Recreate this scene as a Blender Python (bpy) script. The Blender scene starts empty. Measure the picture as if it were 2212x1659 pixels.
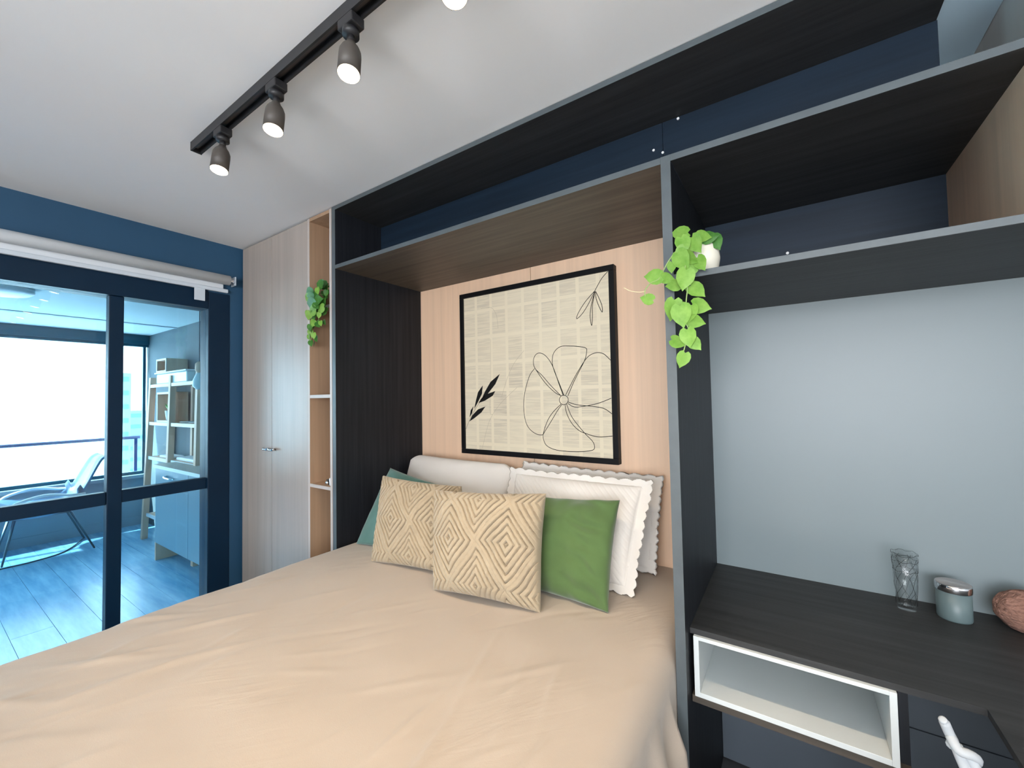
import bpy, bmesh, math, random
from mathutils import Vector, Matrix, noise
random.seed(7)
C = bpy.context.scene.collection
PI = math.pi
# ------------------------------------------------------------------ camera
cd = bpy.data.cameras.new('camera'); cam = bpy.data.objects.new('camera', cd); C.objects.link(cam)
cd.sensor_width = 36; cd.lens = 14.524; cd.clip_start = .02; cd.clip_end = 500
yaw, pitch, roll = .5916, .0326, -.0189
fw = Vector((-math.sin(yaw)*math.cos(pitch), math.cos(yaw)*math.cos(pitch), math.sin(pitch)))
rt = Vector((math.cos(yaw), math.sin(yaw), 0)); up = rt.cross(fw)
r2 = math.cos(roll)*rt + math.sin(roll)*up; u2 = -math.sin(roll)*rt + math.cos(roll)*up
m = Matrix((r2, u2, -fw)).transposed().to_4x4(); m.translation = (0, 0, 1.437)
cam.matrix_world = m
bpy.context.scene.camera = cam
vs = bpy.context.scene.view_settings
vs.view_transform = 'Standard'; vs.look = 'None'; vs.gamma = 1; vs.use_curve_mapping = False
vs.exposure = .45
# ------------------------------------------------------------------ world and daylight
w = bpy.data.worlds.new('world'); bpy.context.scene.world = w; w.use_nodes = True
wn = w.node_tree.nodes; wl = w.node_tree.links
bg = wn['Background']; bg.inputs[1].default_value = 7.0
tc = wn.new('ShaderNodeTexCoord'); sx = wn.new('ShaderNodeSeparateXYZ'); cr = wn.new('ShaderNodeValToRGB')
wl.new(tc.outputs['Generated'], sx.inputs[0]); wl.new(sx.outputs[2], cr.inputs[0]); wl.new(cr.outputs[0], bg.inputs[0])
cr.color_ramp.elements[0].position = 0; cr.color_ramp.elements[0].color = (.93, .95, 1, 1)
cr.color_ramp.elements[1].position = .7; cr.color_ramp.elements[1].color = (.80, .90, 1, 1)
def area(name, loc, rot, sx_, sy_, energy, col):
    l = bpy.data.lights.new(name, 'AREA'); l.shape = 'RECTANGLE'; l.size = sx_; l.size_y = sy_; l.energy = energy; l.color = col
    o = bpy.data.objects.new(name, l); C.objects.link(o); o.location = loc; o.rotation_euler = rot; return o
# fill lamp added in the rear window opening, tilted up to brighten the ceiling
area('window_fill', (.6, -2.95, 1.5), (PI/2+.5, 0, 0), 2.6, 1.5, 52, (.97, .985, 1))
sn = bpy.data.lights.new('sun', 'SUN'); sn.energy = 32; sn.angle = math.radians(1.5); sn.color = (1, .96, .88)
so = bpy.data.objects.new('sun', sn); C.objects.link(so); sd = Vector((.243, .97, -math.tan(math.radians(35)))).normalized(); so.rotation_euler = sd.to_track_quat('-Z', 'Y').to_euler(); so.location = (0, -6, 6)
# ------------------------------------------------------------------ materials
def mat(name, col, rough=.5, metal=0, spec=.5, noise_amt=0, nscale=(4, 4, 4), bump=0, bscale=(30, 30, 30), bdist=.002, emit=0, ecol=None, trans=0, coat=0, sss=0, col2=None, sheen=0):
    m = bpy.data.materials.new(name); m.use_nodes = True; nt = m.node_tree; b = nt.nodes['Principled BSDF']
    b.inputs['Base Color'].default_value = (*col, 1); b.inputs['Roughness'].default_value = rough; b.inputs['Metallic'].default_value = metal
    b.inputs['Specular IOR Level'].default_value = spec; b.inputs['Transmission Weight'].default_value = trans
    b.inputs['Coat Weight'].default_value = coat; b.inputs['Sheen Weight'].default_value = sheen
    if emit: b.inputs['Emission Color'].default_value = (*(ecol or col), 1); b.inputs['Emission Strength'].default_value = emit
    t = nt.nodes.new('ShaderNodeTexCoord')
    if noise_amt or col2:
        mp = nt.nodes.new('ShaderNodeMapping'); mp.inputs['Scale'].default_value = nscale; nt.links.new(t.outputs['Object'], mp.inputs[0])
        n = nt.nodes.new('ShaderNodeTexNoise'); n.inputs['Scale'].default_value = 1; n.inputs['Detail'].default_value = 5; n.inputs['Roughness'].default_value = .6
        nt.links.new(mp.outputs[0], n.inputs[0]); r = nt.nodes.new('ShaderNodeValToRGB'); nt.links.new(n.outputs[0], r.inputs[0])
        r.color_ramp.elements[0].position = .3; r.color_ramp.elements[1].position = .72
        c2 = col2 or tuple(min(1, c*(1+noise_amt)) for c in col); c1 = col if col2 else tuple(c*(1-noise_amt) for c in col)
        r.color_ramp.elements[0].color = (*c1, 1); r.color_ramp.elements[1].color = (*c2, 1)
        nt.links.new(r.outputs[0], b.inputs['Base Color'])
    if bump:
        mp = nt.nodes.new('ShaderNodeMapping'); mp.inputs['Scale'].default_value = bscale; nt.links.new(t.outputs['Object'], mp.inputs[0])
        n = nt.nodes.new('ShaderNodeTexNoise'); n.inputs['Scale'].default_value = 1; n.inputs['Detail'].default_value = 4; nt.links.new(mp.outputs[0], n.inputs[0])
        bp_ = nt.nodes.new('ShaderNodeBump'); bp_.inputs['Strength'].default_value = bump; bp_.inputs['Distance'].default_value = bdist
        nt.links.new(n.outputs[0], bp_.inputs['Height']); nt.links.new(bp_.outputs[0], b.inputs['Normal'])
    return m
def glass_mat(name, tint, rough=.02, refl=1.0):
    m = bpy.data.materials.new(name); m.use_nodes = True; nt = m.node_tree; nt.nodes.clear()
    o = nt.nodes.new('ShaderNodeOutputMaterial'); mx = nt.nodes.new('ShaderNodeMixShader'); tr = nt.nodes.new('ShaderNodeBsdfTransparent'); g = nt.nodes.new('ShaderNodeBsdfGlossy'); fr = nt.nodes.new('ShaderNodeMapRange'); lw = nt.nodes.new('ShaderNodeLayerWeight'); lw.inputs[0].default_value = .5; pw = nt.nodes.new('ShaderNodeMath'); pw.operation = 'POWER'; pw.inputs[1].default_value = 3.5
    tr.inputs[0].default_value = (*tint, 1); g.inputs['Roughness'].default_value = rough; g.inputs[0].default_value = (refl, refl, refl, 1); nt.links.new(lw.outputs['Facing'], pw.inputs[0]); nt.links.new(pw.outputs[0], fr.inputs[0]); fr.inputs[3].default_value = .035; fr.inputs[4].default_value = .6
    nt.links.new(fr.outputs[0], mx.inputs[0]); nt.links.new(tr.outputs[0], mx.inputs[1]); nt.links.new(g.outputs[0], mx.inputs[2]); nt.links.new(mx.outputs[0], o.inputs[0]); return m
M = {}
M['ceiling'] = mat('ceiling_paint', (.88, .87, .86), .9, spec=.2, noise_amt=.02, nscale=(1, 1, 1))
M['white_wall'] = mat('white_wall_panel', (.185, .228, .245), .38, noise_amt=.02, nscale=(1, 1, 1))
M['navy_wall'] = mat('navy_paint', (.016, .072, .145), .6, noise_amt=.08, nscale=(2, 2, 2), bump=.15)
M['navy_frame'] = mat('navy_aluminium', (.002, .018, .044), .45, spec=.25, noise_amt=.1, nscale=(3, 3, 3))
M['room_wall'] = mat('plain_wall_paint', (.78, .78, .78), .9)
M['oak_pale'] = mat('pale_oak_front', (.40, .345, .30), .33, noise_amt=.10, nscale=(26, 26, .9), bump=.08, bscale=(90, 90, 3), bdist=.001)
M['oak_inner'] = mat('warm_oak_lining', (.42, .27, .17), .5, noise_amt=.14, nscale=(26, 26, .9), bump=.1, bscale=(90, 90, 3), bdist=.001)
M['oak_back'] = mat('light_oak_panel', (.78, .54, .37), .5, noise_amt=.07, nscale=(34, 34, .7), bump=.15, bscale=(120, 120, 2), bdist=.001)
M['oak_edge'] = mat('oak_edge_band', (.52, .46, .42), .4, noise_amt=.05, nscale=(20, 20, 1))
M['black_v'] = mat('charcoal_laminate_vertical', (.012, .014, .018), .5, spec=.25, noise_amt=.45, nscale=(50, 50, 1.6), bump=.5, bscale=(160, 160, 4), bdist=.001)
M['black_h'] = mat('charcoal_laminate_horizontal', (.030, .031, .032), .5, spec=.3, noise_amt=.35, nscale=(1.6, 40, 40), bump=.4, bscale=(4, 150, 150), bdist=.001)
M['brown_h'] = mat('brown_black_laminate', (.085, .070, .055), .5, noise_amt=.4, nscale=(1.4, 34, 34), bump=.4, bscale=(4, 140, 140), bdist=.001)
M['navy_panel'] = mat('dark_slate_laminate', (.009, .019, .034), .5, spec=.25, noise_amt=.25, nscale=(1.4, 30, 30), bump=.2, bscale=(4, 140, 140), bdist=.001)
M['edge_reflection'] = mat('edge_band_reflection_grey', (.085, .103, .112), .38, noise_amt=.1, nscale=(14, 14, 14))  # grey holds the daylight reflected by the charcoal unit's front edges
M['grey_panel'] = mat('slate_grey_panel', (.12, .145, .175), .5, noise_amt=.06, nscale=(3, 3, 3))
M['white_lam'] = mat('white_laminate', (.62, .66, .66), .45)
M['sheet'] = mat('cream_cotton', (.45, .38, .31), .85, spec=.2, noise_amt=.03, nscale=(3, 3, 3), bump=.25, bscale=(420, 420, 420), bdist=.0008, sheen=.2)
M['white_fabric'] = mat('white_cotton', (.72, .68, .63), .85, spec=.2, bump=.2, bscale=(300, 300, 300), bdist=.001, sheen=.2)
M['cream_tuft'] = mat('cream_tufted_fabric', (.41, .33, .225), .9, spec=.15, noise_amt=.07, nscale=(12, 12, 12), bump=.6, bscale=(260, 260, 260), bdist=.0015, sheen=.3)
M['green_fabric'] = mat('green_velvet', (.083, .145, .048), .8, spec=.15, noise_amt=.08, nscale=(5, 5, 5), bump=.2, bscale=(350, 350, 350), bdist=.001, sheen=.4)
M['teal_fabric'] = mat('teal_green_fabric', (.09, .20, .18), .8, spec=.15, noise_amt=.1, nscale=(5, 5, 5), bump=.2, bscale=(350, 350, 350), bdist=.001, sheen=.3)
M['mattress'] = mat('white_mattress_ticking', (.7, .7, .7), .8)
M['black_metal'] = mat('matt_black_metal', (.018, .018, .02), .45)
M['lamp_body'] = mat('dark_taupe_lamp_paint', (.07, .06, .052), .5)
M['chrome'] = mat('chrome', (.85, .85, .87), .12, metal=1)
M['frame_black'] = mat('black_picture_frame', (.004, .004, .005), .5, spec=.2)
M['ink'] = mat('black_ink', (.012, .012, .012), .8, spec=.1)
M['ink_faint'] = mat('faint_grey_ink', (.40, .35, .26), .8, spec=.1)
M['blind_tube'] = mat('grey_white_blind_fabric', (.72, .76, .80), .7)
M['blind_rail'] = mat('white_blind_rail', (.60, .66, .72), .45)
M['pot'] = mat('cream_ceramic', (.72, .69, .58), .5)
M['stem'] = mat('pale_green_stem', (.30, .42, .14), .5)
M['tendril'] = mat('straw_tendril', (.75, .62, .38), .6)
def leaf_mat(name, a, b_):
    m = mat(name, a, .42, col2=b_, nscale=(30, 30, 30), spec=.2); b = m.node_tree.nodes['Principled BSDF']
    b.inputs['Subsurface Weight'].default_value = .0
    return m
M['leaf'] = leaf_mat('fresh_green_leaf', (.12, .28, .035), (.24, .42, .085))
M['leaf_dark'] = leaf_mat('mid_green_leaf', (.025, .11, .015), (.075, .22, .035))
M['balcony_wall'] = mat('blue_grey_balcony_paint', (.085, .125, .15), .75, noise_amt=.05, nscale=(2, 2, 2))
M['balcony_ceiling'] = mat('pale_blue_ceiling_paint', (.45, .56, .60), .8)
M['parapet'] = mat('grey_blue_parapet', (.24, .34, .42), .7, noise_amt=.05, nscale=(3, 3, 3))
M['balcony_frame'] = mat('dark_teal_window_frame', (.012, .085, .13), .4)
M['railing'] = mat('blue_black_railing', (.006, .02, .10), .4)
M['plank'] = mat('blue_grey_wood_plank', (.12, .34, .56), .24, col2=(.30, .58, .78), nscale=(2.0, 16, 4), bump=.2, bscale=(4, 60, 10), bdist=.001)
M['cab_door'] = mat('light_blue_grey_front', (.22, .33, .39), .35, noise_amt=.03, nscale=(3, 3, 3))
M['cab_top'] = mat('beige_worktop', (.46, .43, .38), .45, noise_amt=.08, nscale=(12, 30, 4))
M['rack_wood'] = mat('raw_pine', (.74, .49, .36), .6, noise_amt=.1, nscale=(20, 20, 3))
M['rack_edge'] = mat('white_edge', (.82, .84, .86), .5)
M['plastic'] = mat('milky_plastic', (.62, .74, .76), .3)
M['chair_shell'] = mat('pale_blue_shell', (.12, .24, .38), .4)
M['wire'] = mat('grey_blue_steel', (.10, .17, .22), .35, metal=.6)
M['cable'] = mat('dark_cable', (.03, .06, .09), .5)
M['canister'] = mat('sage_grey_ceramic', (.115, .165, .175), .4)
M['chrome_soft'] = mat('brushed_lid', (.62, .56, .54), .3, metal=.9)
M['rough_pink'] = mat('rough_pink_brown_clay', (.27, .145, .11), .95, noise_amt=.4, nscale=(50, 90, 110), bump=1.0, bscale=(70, 130, 150), bdist=.010)
M['white_cord'] = mat('white_cord', (.40, .42, .44), .7, bump=.15, bscale=(200, 200, 200))
M['floor'] = mat('grey_wood_floor', (.10, .10, .105), .4, noise_amt=.15, nscale=(2, 14, 2))
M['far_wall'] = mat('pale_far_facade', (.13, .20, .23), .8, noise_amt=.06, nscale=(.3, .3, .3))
M['far_glass'] = mat('far_window_glass', (.05, .13, .17), .3)
M['blue_light_tint'] = mat('painted_blue_light', (.66, .86, 1.0), .6)  # blue light on the ceiling put into the colour
M['grey_beige'] = mat('grey_beige_panel', (.62, .57, .52), .5, noise_amt=.05, nscale=(20, 20, 1))
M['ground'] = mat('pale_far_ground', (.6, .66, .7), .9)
M['screw'] = mat('white_screw_cap', (.85, .85, .85), .5)
M['door_glass'] = glass_mat('blue_tinted_glass', (.74, .92, .98))
M['win_glass'] = glass_mat('clear_window_glass', (.95, .98, 1))
M['clear_glass'] = glass_mat('thin_clear_glass', (.975, .985, .985), refl=1)
# fine pressed-in creases of the sheet: a stretched noise relief running diagonally across the bed
nt = M['sheet'].node_tree; b = nt.nodes['Principled BSDF']; old = b.inputs['Normal'].links[0].from_node
t_ = nt.nodes.new('ShaderNodeTexCoord'); prev_n = old
for ang, sc, dist, stg in ((-1.12, (1.6, 11, 3), .010, .30), (-.85, (3.5, 26, 3), .005, .22)):
    mp = nt.nodes.new('ShaderNodeMapping'); mp.vector_type = 'TEXTURE'; mp.inputs['Rotation'].default_value = (0, 0, -ang); mp.inputs['Scale'].default_value = tuple(1/q for q in sc); nt.links.new(t_.outputs['Object'], mp.inputs[0])
    n = nt.nodes.new('ShaderNodeTexNoise'); n.inputs['Scale'].default_value = 1; n.inputs['Detail'].default_value = 3; n.inputs['Distortion'].default_value = .6; nt.links.new(mp.outputs[0], n.inputs[0])
    r = nt.nodes.new('ShaderNodeValToRGB'); r.color_ramp.elements[0].position = .42; r.color_ramp.elements[1].position = .80; nt.links.new(n.outputs[0], r.inputs[0])
    n2_ = nt.nodes.new('ShaderNodeTexNoise'); n2_.inputs['Scale'].default_value = 2.6; n2_.inputs['Detail'].default_value = 1; nt.links.new(t_.outputs['Object'], n2_.inputs[0])
    r2_ = nt.nodes.new('ShaderNodeValToRGB'); r2_.color_ramp.elements[0].position = .46; r2_.color_ramp.elements[1].position = .62; nt.links.new(n2_.outputs[0], r2_.inputs[0])
    mm_ = nt.nodes.new('ShaderNodeMath'); mm_.operation = 'MULTIPLY'; nt.links.new(r.outputs[0], mm_.inputs[0]); nt.links.new(r2_.outputs[0], mm_.inputs[1])
    bp_ = nt.nodes.new('ShaderNodeBump'); bp_.inputs['Strength'].default_value = stg; bp_.inputs['Distance'].default_value = dist
    nt.links.new(mm_.outputs[0], bp_.inputs['Height']); nt.links.new(prev_n.outputs[0], bp_.inputs['Normal']); prev_n = bp_
nt.links.new(prev_n.outputs[0], b.inputs['Normal'])
# ------------------------------------------------------------------ helpers
def obj(name, bm, m, parent=None, smooth=False):
    me = bpy.data.meshes.new(name); bm.normal_update(); bm.to_mesh(me); bm.free()
    ms = m if isinstance(m, (list, tuple)) else [m]
    for k in ms: me.materials.append(M[k] if isinstance(k, str) else k)
    if smooth:
        for p in me.polygons: p.use_smooth = True
    o = bpy.data.objects.new(name, me); C.objects.link(o)
    if parent is not None:
        o.parent = parent
        if parent.type == 'EMPTY': o.location = -parent.location
    return o
def box(bm, x0, x1, y0, y1, z0, z1, bev=0):
    r = bmesh.ops.create_cube(bm, size=1)
    for v in r['verts']: v.co = Vector(((x0+x1)/2+v.co.x*(x1-x0), (y0+y1)/2+v.co.y*(y1-y0), (z0+z1)/2+v.co.z*(z1-z0)))
    if bev:
        es = list({e for v in r['verts'] for e in v.link_edges})
        bmesh.ops.bevel(bm, geom=es, offset=bev, segments=2, profile=.5, affect='EDGES')
    return bm
def bx(name, x0, x1, y0, y1, z0, z1, m, parent=None, bev=0):
    return obj(name, box(bmesh.new(), x0, x1, y0, y1, z0, z1, bev), m, parent)
def tube(bm, pts, r, seg=8, cap=True):
    pts = [Vector(p) for p in pts]; rs = r if isinstance(r, (list, tuple)) else [r]*len(pts); rings = []
    prev = None
    for i, p in enumerate(pts):
        d = (pts[min(i+1, len(pts)-1)]-pts[max(i-1, 0)]).normalized()
        if prev is None:
            a = d.orthogonal().normalized()
        else:
            a = (prev - d*prev.dot(d)).normalized()
        prev = a; b = d.cross(a)
        rings.append([bm.verts.new(p+(a*math.cos(2*PI*k/seg)+b*math.sin(2*PI*k/seg))*rs[i]) for k in range(seg)])
    for i in range(len(rings)-1):
        for k in range(seg): bm.faces.new((rings[i][k], rings[i][(k+1) % seg], rings[i+1][(k+1) % seg], rings[i+1][k]))
    if cap:
        bm.faces.new(rings[0][::-1]); bm.faces.new(rings[-1])
    return bm
def smooth_pts(pts, n=4):
    pts = [Vector(p) for p in pts]; out = []
    for i in range(len(pts)-1):
        p0 = pts[max(i-1, 0)]; p1 = pts[i]; p2 = pts[i+1]; p3 = pts[min(i+2, len(pts)-1)]
        for k in range(n):
            t = k/n; out.append(.5*((2*p1)+(p2-p0)*t+(2*p0-5*p1+4*p2-p3)*t*t+(3*p1-p0-3*p2+p3)*t**3))
    out.append(pts[-1]); return out
def lathe(bm, prof, c=(0, 0, 0), seg=24, cap_bottom=True, cap_top=True):
    rings = [[bm.verts.new((c[0]+r*math.cos(2*PI*k/seg), c[1]+r*math.sin(2*PI*k/seg), c[2]+z)) for k in range(seg)] for r, z in prof]
    for i in range(len(rings)-1):
        for k in range(seg): bm.faces.new((rings[i][k], rings[i][(k+1) % seg], rings[i+1][(k+1) % seg], rings[i+1][k]))
    if cap_bottom: bm.faces.new(rings[0][::-1])
    if cap_top: bm.faces.new(rings[-1])
    return bm
def thing(name, label, cat, loc=(0, 0, 0), group=None):
    o = bpy.data.objects.new(name, None); o.empty_display_size = .05; C.objects.link(o); o.location = loc
    o['label'] = label; o['category'] = cat
    if group: o['group'] = group
    bpy.context.view_layer.update(); return o
def tag(o, label, cat, group=None):
    o['label'] = label; o['category'] = cat
    if group: o['group'] = group
    return o
def struct(o, label=None, cat=None):
    o['kind'] = 'structure'
    if label: o['label'] = label
    if cat: o['category'] = cat
    return o
def sroot(name, label, cat, loc=(0, 0, 0)):
    o = thing(name, label, cat, loc); o['kind'] = 'structure'; return o
# traced line art (x, z) and leaves (position, direction, length), metres
ART = {'flower': [[(-0.935, 1.444), (-0.988, 1.494), (-1.035, 1.545), (-1.075, 1.582), (-1.085, 1.619), (-1.073, 1.65), (-1.048, 1.66), (-1.016, 1.646), (-0.985, 1.609), (-0.963, 1.562), (-0.941, 1.499), (-0.92, 1.444)], [(-1.075, 1.582), (-1.02, 1.509), (-0.966, 1.459), (-0.931, 1.441)], [(-0.916, 1.444), (-0.941, 1.506), (-0.967, 1.569), (-0.976, 1.612), (-0.965, 1.656), (-0.929, 1.682), (-0.876, 1.681), (-0.8, 1.667), (-0.791, 1.646), (-0.802, 1.607), (-0.828, 1.562), (-0.859, 1.51), (-0.894, 1.44)], [(-0.906, 1.444), (-0.881, 1.487), (-0.851, 1.536), (-0.805, 1.601), (-0.776, 1.628), (-0.741, 1.638), (-0.707, 1.63), (-0.675, 1.599)], [(-0.895, 1.403), (-0.862, 1.386), (-0.811, 1.389), (-0.741, 1.402), (-0.676, 1.425)], [(-0.894, 1.41), (-0.847, 1.396), (-0.776, 1.389), (-0.714, 1.379), (-0.675, 1.354)], [(-0.91, 1.396), (-0.903, 1.356), (-0.878, 1.309), (-0.843, 1.276), (-0.807, 1.261), (-0.745, 1.247), (-0.675, 1.253)], [(-0.902, 1.4), (-0.878, 1.342), (-0.842, 1.296), (-0.807, 1.258), (-0.773, 1.226), (-0.763, 1.201), (-0.774, 1.184), (-0.831, 1.174), (-0.904, 1.171), (-0.973, 1.176), (-1.019, 1.195), (-1.036, 1.229), (-1.032, 1.264), (-1.008, 1.32), (-0.976, 1.362), (-0.932, 1.4)], [(-1.079, 1.582), (-1.109, 1.548), (-1.136, 1.477), (-1.149, 1.405), (-1.144, 1.333), (-1.124, 1.283), (-1.083, 1.252), (-1.042, 1.246), (-1.026, 1.264), (-0.985, 1.321), (-0.952, 1.369), (-0.929, 1.396)], [(-0.893, 1.42), (-0.895, 1.411), (-0.9, 1.404), (-0.908, 1.399), (-0.917, 1.397), (-0.927, 1.399), (-0.934, 1.404), (-0.939, 1.411), (-0.941, 1.42), (-0.939, 1.429), (-0.934, 1.437), (-0.925, 1.442), (-0.916, 1.443), (-0.907, 1.441), (-0.899, 1.436), (-0.894, 1.429), (-0.893, 1.42)]], 'sprig': [[(-0.676, 2.009), (-0.705, 1.983), (-0.726, 1.954), (-0.742, 1.929)], [(-0.742, 1.929), (-0.791, 1.885), (-0.828, 1.837), (-0.838, 1.809), (-0.81, 1.828), (-0.777, 1.87), (-0.742, 1.929)], [(-0.742, 1.924), (-0.759, 1.874), (-0.769, 1.816), (-0.762, 1.767), (-0.757, 1.814), (-0.756, 1.86), (-0.742, 1.924)], [(-0.739, 1.927), (-0.736, 1.89), (-0.722, 1.849), (-0.708, 1.824), (-0.709, 1.854), (-0.724, 1.895), (-0.739, 1.927)]], 'stem': [[(-1.542, 1.261), (-1.519, 1.305), (-1.477, 1.368), (-1.431, 1.423)]], 'faint': [[(-1.425, 1.16), (-1.385, 1.284), (-1.35, 1.346), (-1.288, 1.413), (-1.188, 1.489)], [(-1.288, 1.443), (-1.249, 1.54), (-1.202, 1.619), (-1.14, 1.68)], [(-1.305, 1.815), (-1.308, 1.861), (-1.32, 1.901), (-1.352, 1.935), (-1.42, 1.938)], [(-1.35, 1.346), (-1.369, 1.368), (-1.36, 1.559), (-1.356, 1.759)]], 'leaves': [[(-1.297, 1.566), (-1.361, 1.525), (-1.401, 1.472), (-1.429, 1.425), (-1.381, 1.46), (-1.328, 1.512)], [(-1.415, 1.508), (-1.45, 1.47), (-1.466, 1.423), (-1.479, 1.376), (-1.451, 1.415), (-1.422, 1.461)], [(-1.329, 1.474), (-1.381, 1.46), (-1.426, 1.436), (-1.448, 1.409), (-1.402, 1.422), (-1.348, 1.448)], [(-1.399, 1.39), (-1.452, 1.374), (-1.493, 1.341), (-1.516, 1.305), (-1.478, 1.325), (-1.428, 1.357)], [(-1.484, 1.393), (-1.505, 1.368), (-1.514, 1.328), (-1.495, 1.352)]]}
VINE_R = [(-0.247, 1.25, 1.9, -0.9929, 0.0, 0.1191, 0.0504), (-0.204, 1.235, 1.855, 0.4027, 0.0, -0.9153, 0.0546), (-0.234, 1.225, 1.858, 0.28, 0.0, -0.96, 0.05), (-0.234, 1.2, 1.806, 0.4211, 0.0, -0.907, 0.0617), (-0.227, 1.19, 1.75, -0.2026, 0.0, -0.9793, 0.0592), (-0.312, 1.2, 1.774, -0.982, 0.0, 0.1888, 0.053), (-0.274, 1.2, 1.763, 0.932, 0.0, -0.3624, 0.0386), (-0.261, 1.21, 1.743, -1.0, 0.0, 0.0, 0.042), (-0.202, 1.215, 1.72, 0.726, 0.0, -0.6877, 0.0523), (-0.263, 1.2, 1.674, -0.1961, 0.0, -0.9806, 0.0612), (-0.238, 1.19, 1.652, 0.124, 0.0, -0.9923, 0.0645), (-0.218, 1.195, 1.656, -0.1961, 0.0, -0.9806, 0.051), (-0.192, 1.205, 1.673, 0.9231, 0.0, -0.3846, 0.052), (-0.203, 1.2, 1.633, 0.9191, 0.0, -0.3939, 0.0457), (-0.251, 1.2, 1.581, 0.8944, 0.0, -0.4472, 0.0447), (-0.223, 1.19, 1.59, 0.1146, 0.0, -0.9934, 0.0523), (-0.208, 1.2, 1.572, 0.6306, 0.0, -0.7761, 0.0412), (-0.241, 1.2, 1.532, -0.356, 0.0, -0.9345, 0.0449), (-0.19, 1.215, 1.793, 0.4104, 0.0, -0.9119, 0.0439), (-0.211, 1.22, 1.784, -0.1871, 0.0, -0.9823, 0.0428), (-0.173, 1.27, 1.878, 0.999, 0.0, -0.0454, 0.044), (-0.16, 1.29, 1.867, 0.3786, 0.0, -0.9255, 0.0475), (-0.264, 1.21, 1.795, -0.0624, 0.0, -0.9981, 0.0321), (-0.332, 1.2, 1.713, -0.9383, 0.0, 0.3457, 0.0405), (-0.187, 1.26, 1.881, 0.9216, 0.0, -0.3881, 0.0412), (-0.216, 1.21, 1.811, 0.7474, 0.0, -0.6644, 0.0482), (-0.239, 1.21, 1.832, -0.5665, 0.0, -0.824, 0.0388)]
STEM_R = [[(-0.194, 1.29, 1.872), (-0.218, 1.24, 1.854), (-0.247, 1.21, 1.84), (-0.271, 1.205, 1.812), (-0.288, 1.205, 1.784), (-0.299, 1.2, 1.764), (-0.321, 1.2, 1.757), (-0.337, 1.2, 1.739), (-0.337, 1.2, 1.721)], [(-0.205, 1.29, 1.874), (-0.218, 1.22, 1.817), (-0.228, 1.2, 1.78), (-0.223, 1.2, 1.729), (-0.227, 1.2, 1.691), (-0.23, 1.2, 1.636), (-0.223, 1.2, 1.61), (-0.235, 1.2, 1.564), (-0.241, 1.2, 1.546)], [(-0.399, 1.2, 1.757), (-0.38, 1.2, 1.744), (-0.352, 1.2, 1.736), (-0.336, 1.2, 1.737)], [(-0.198, 1.27, 1.897), (-0.2, 1.28, 1.885), (-0.193, 1.3, 1.866)]]
VINE_L = [(-2.074, 1.272, 2.053, -0.3363, 0.0, -0.9417, 0.0297), (-2.046, 1.225, 2.018, 0.3011, 0.0, -0.9536, 0.0398), (-2.136, 1.236, 2.022, -0.985, 0.0, 0.1724, 0.0812), (-2.125, 1.232, 1.994, -0.9987, 0.0, 0.0512, 0.0781), (-2.028, 1.222, 1.965, 0.9982, 0.0, 0.0605, 0.0661), (-2.106, 1.229, 1.955, -0.9724, 0.0, 0.2334, 0.1028), (-2.02, 1.23, 1.92, -0.9806, 0.0, -0.1961, 0.0612), (-2.087, 1.223, 1.918, -0.9905, 0.0, 0.1376, 0.0727), (-2.09, 1.235, 1.903, -0.3162, 0.0, -0.9487, 0.0443), (-2.028, 1.222, 1.885, -0.3162, 0.0, -0.9487, 0.0316), (-2.132, 1.228, 1.897, -0.3417, 0.0, -0.9398, 0.0468), (-2.095, 1.23, 1.852, -0.5767, 0.0, -0.817, 0.0416), (-2.125, 1.229, 1.832, 0.0, 0.0, -1.0, 0.038), (-2.054, 1.232, 1.842, 0.6585, 0.0, -0.7526, 0.0425), (-2.033, 1.235, 1.845, 0.3162, 0.0, -0.9487, 0.0316), (-2.138, 1.239, 1.806, 0.0, 0.0, -1.0, 0.038), (-2.084, 1.226, 1.784, 0.0, 0.0, -1.0, 0.036), (-2.142, 1.233, 1.783, 0.2983, 0.0, -0.9545, 0.0335), (-2.125, 1.234, 1.748, 0.2822, 0.0, -0.9594, 0.0354), (-2.054, 1.276, 2.048, 0.6402, 0.0, -0.7682, 0.0469), (-2.04, 1.27, 2.014, -0.3328, 0.0, -0.943, 0.0361), (-2.076, 1.289, 2.003, -0.7348, 0.0, -0.6783, 0.0354), (-2.077, 1.276, 2.018, 0.0, 0.0, -1.0, 0.03), (-2.063, 1.276, 2.068, 0.9872, 0.0, -0.1592, 0.0628), (-2.045, 1.238, 2.054, -0.9326, 0.0, 0.361, 0.0665), (-2.153, 1.232, 2.003, -0.9333, 0.0, 0.359, 0.0557), (-2.148, 1.229, 1.912, 0.0, 0.0, -1.0, 0.036), (-2.08, 1.235, 1.998, -0.7719, 0.0, -0.6357, 0.044), (-2.048, 1.221, 1.94, 0.6476, 0.0, -0.7619, 0.0525)]
STEM_L = [[(-2.123, 1.33, 2.002), (-2.079, 1.28, 2.014), (-2.093, 1.24, 1.996), (-2.125, 1.24, 1.949), (-2.13, 1.24, 1.873), (-2.131, 1.24, 1.795), (-2.133, 1.24, 1.76)], [(-2.123, 1.33, 2.002), (-2.101, 1.28, 1.989), (-2.058, 1.24, 1.914), (-2.058, 1.24, 1.851)]]
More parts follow.
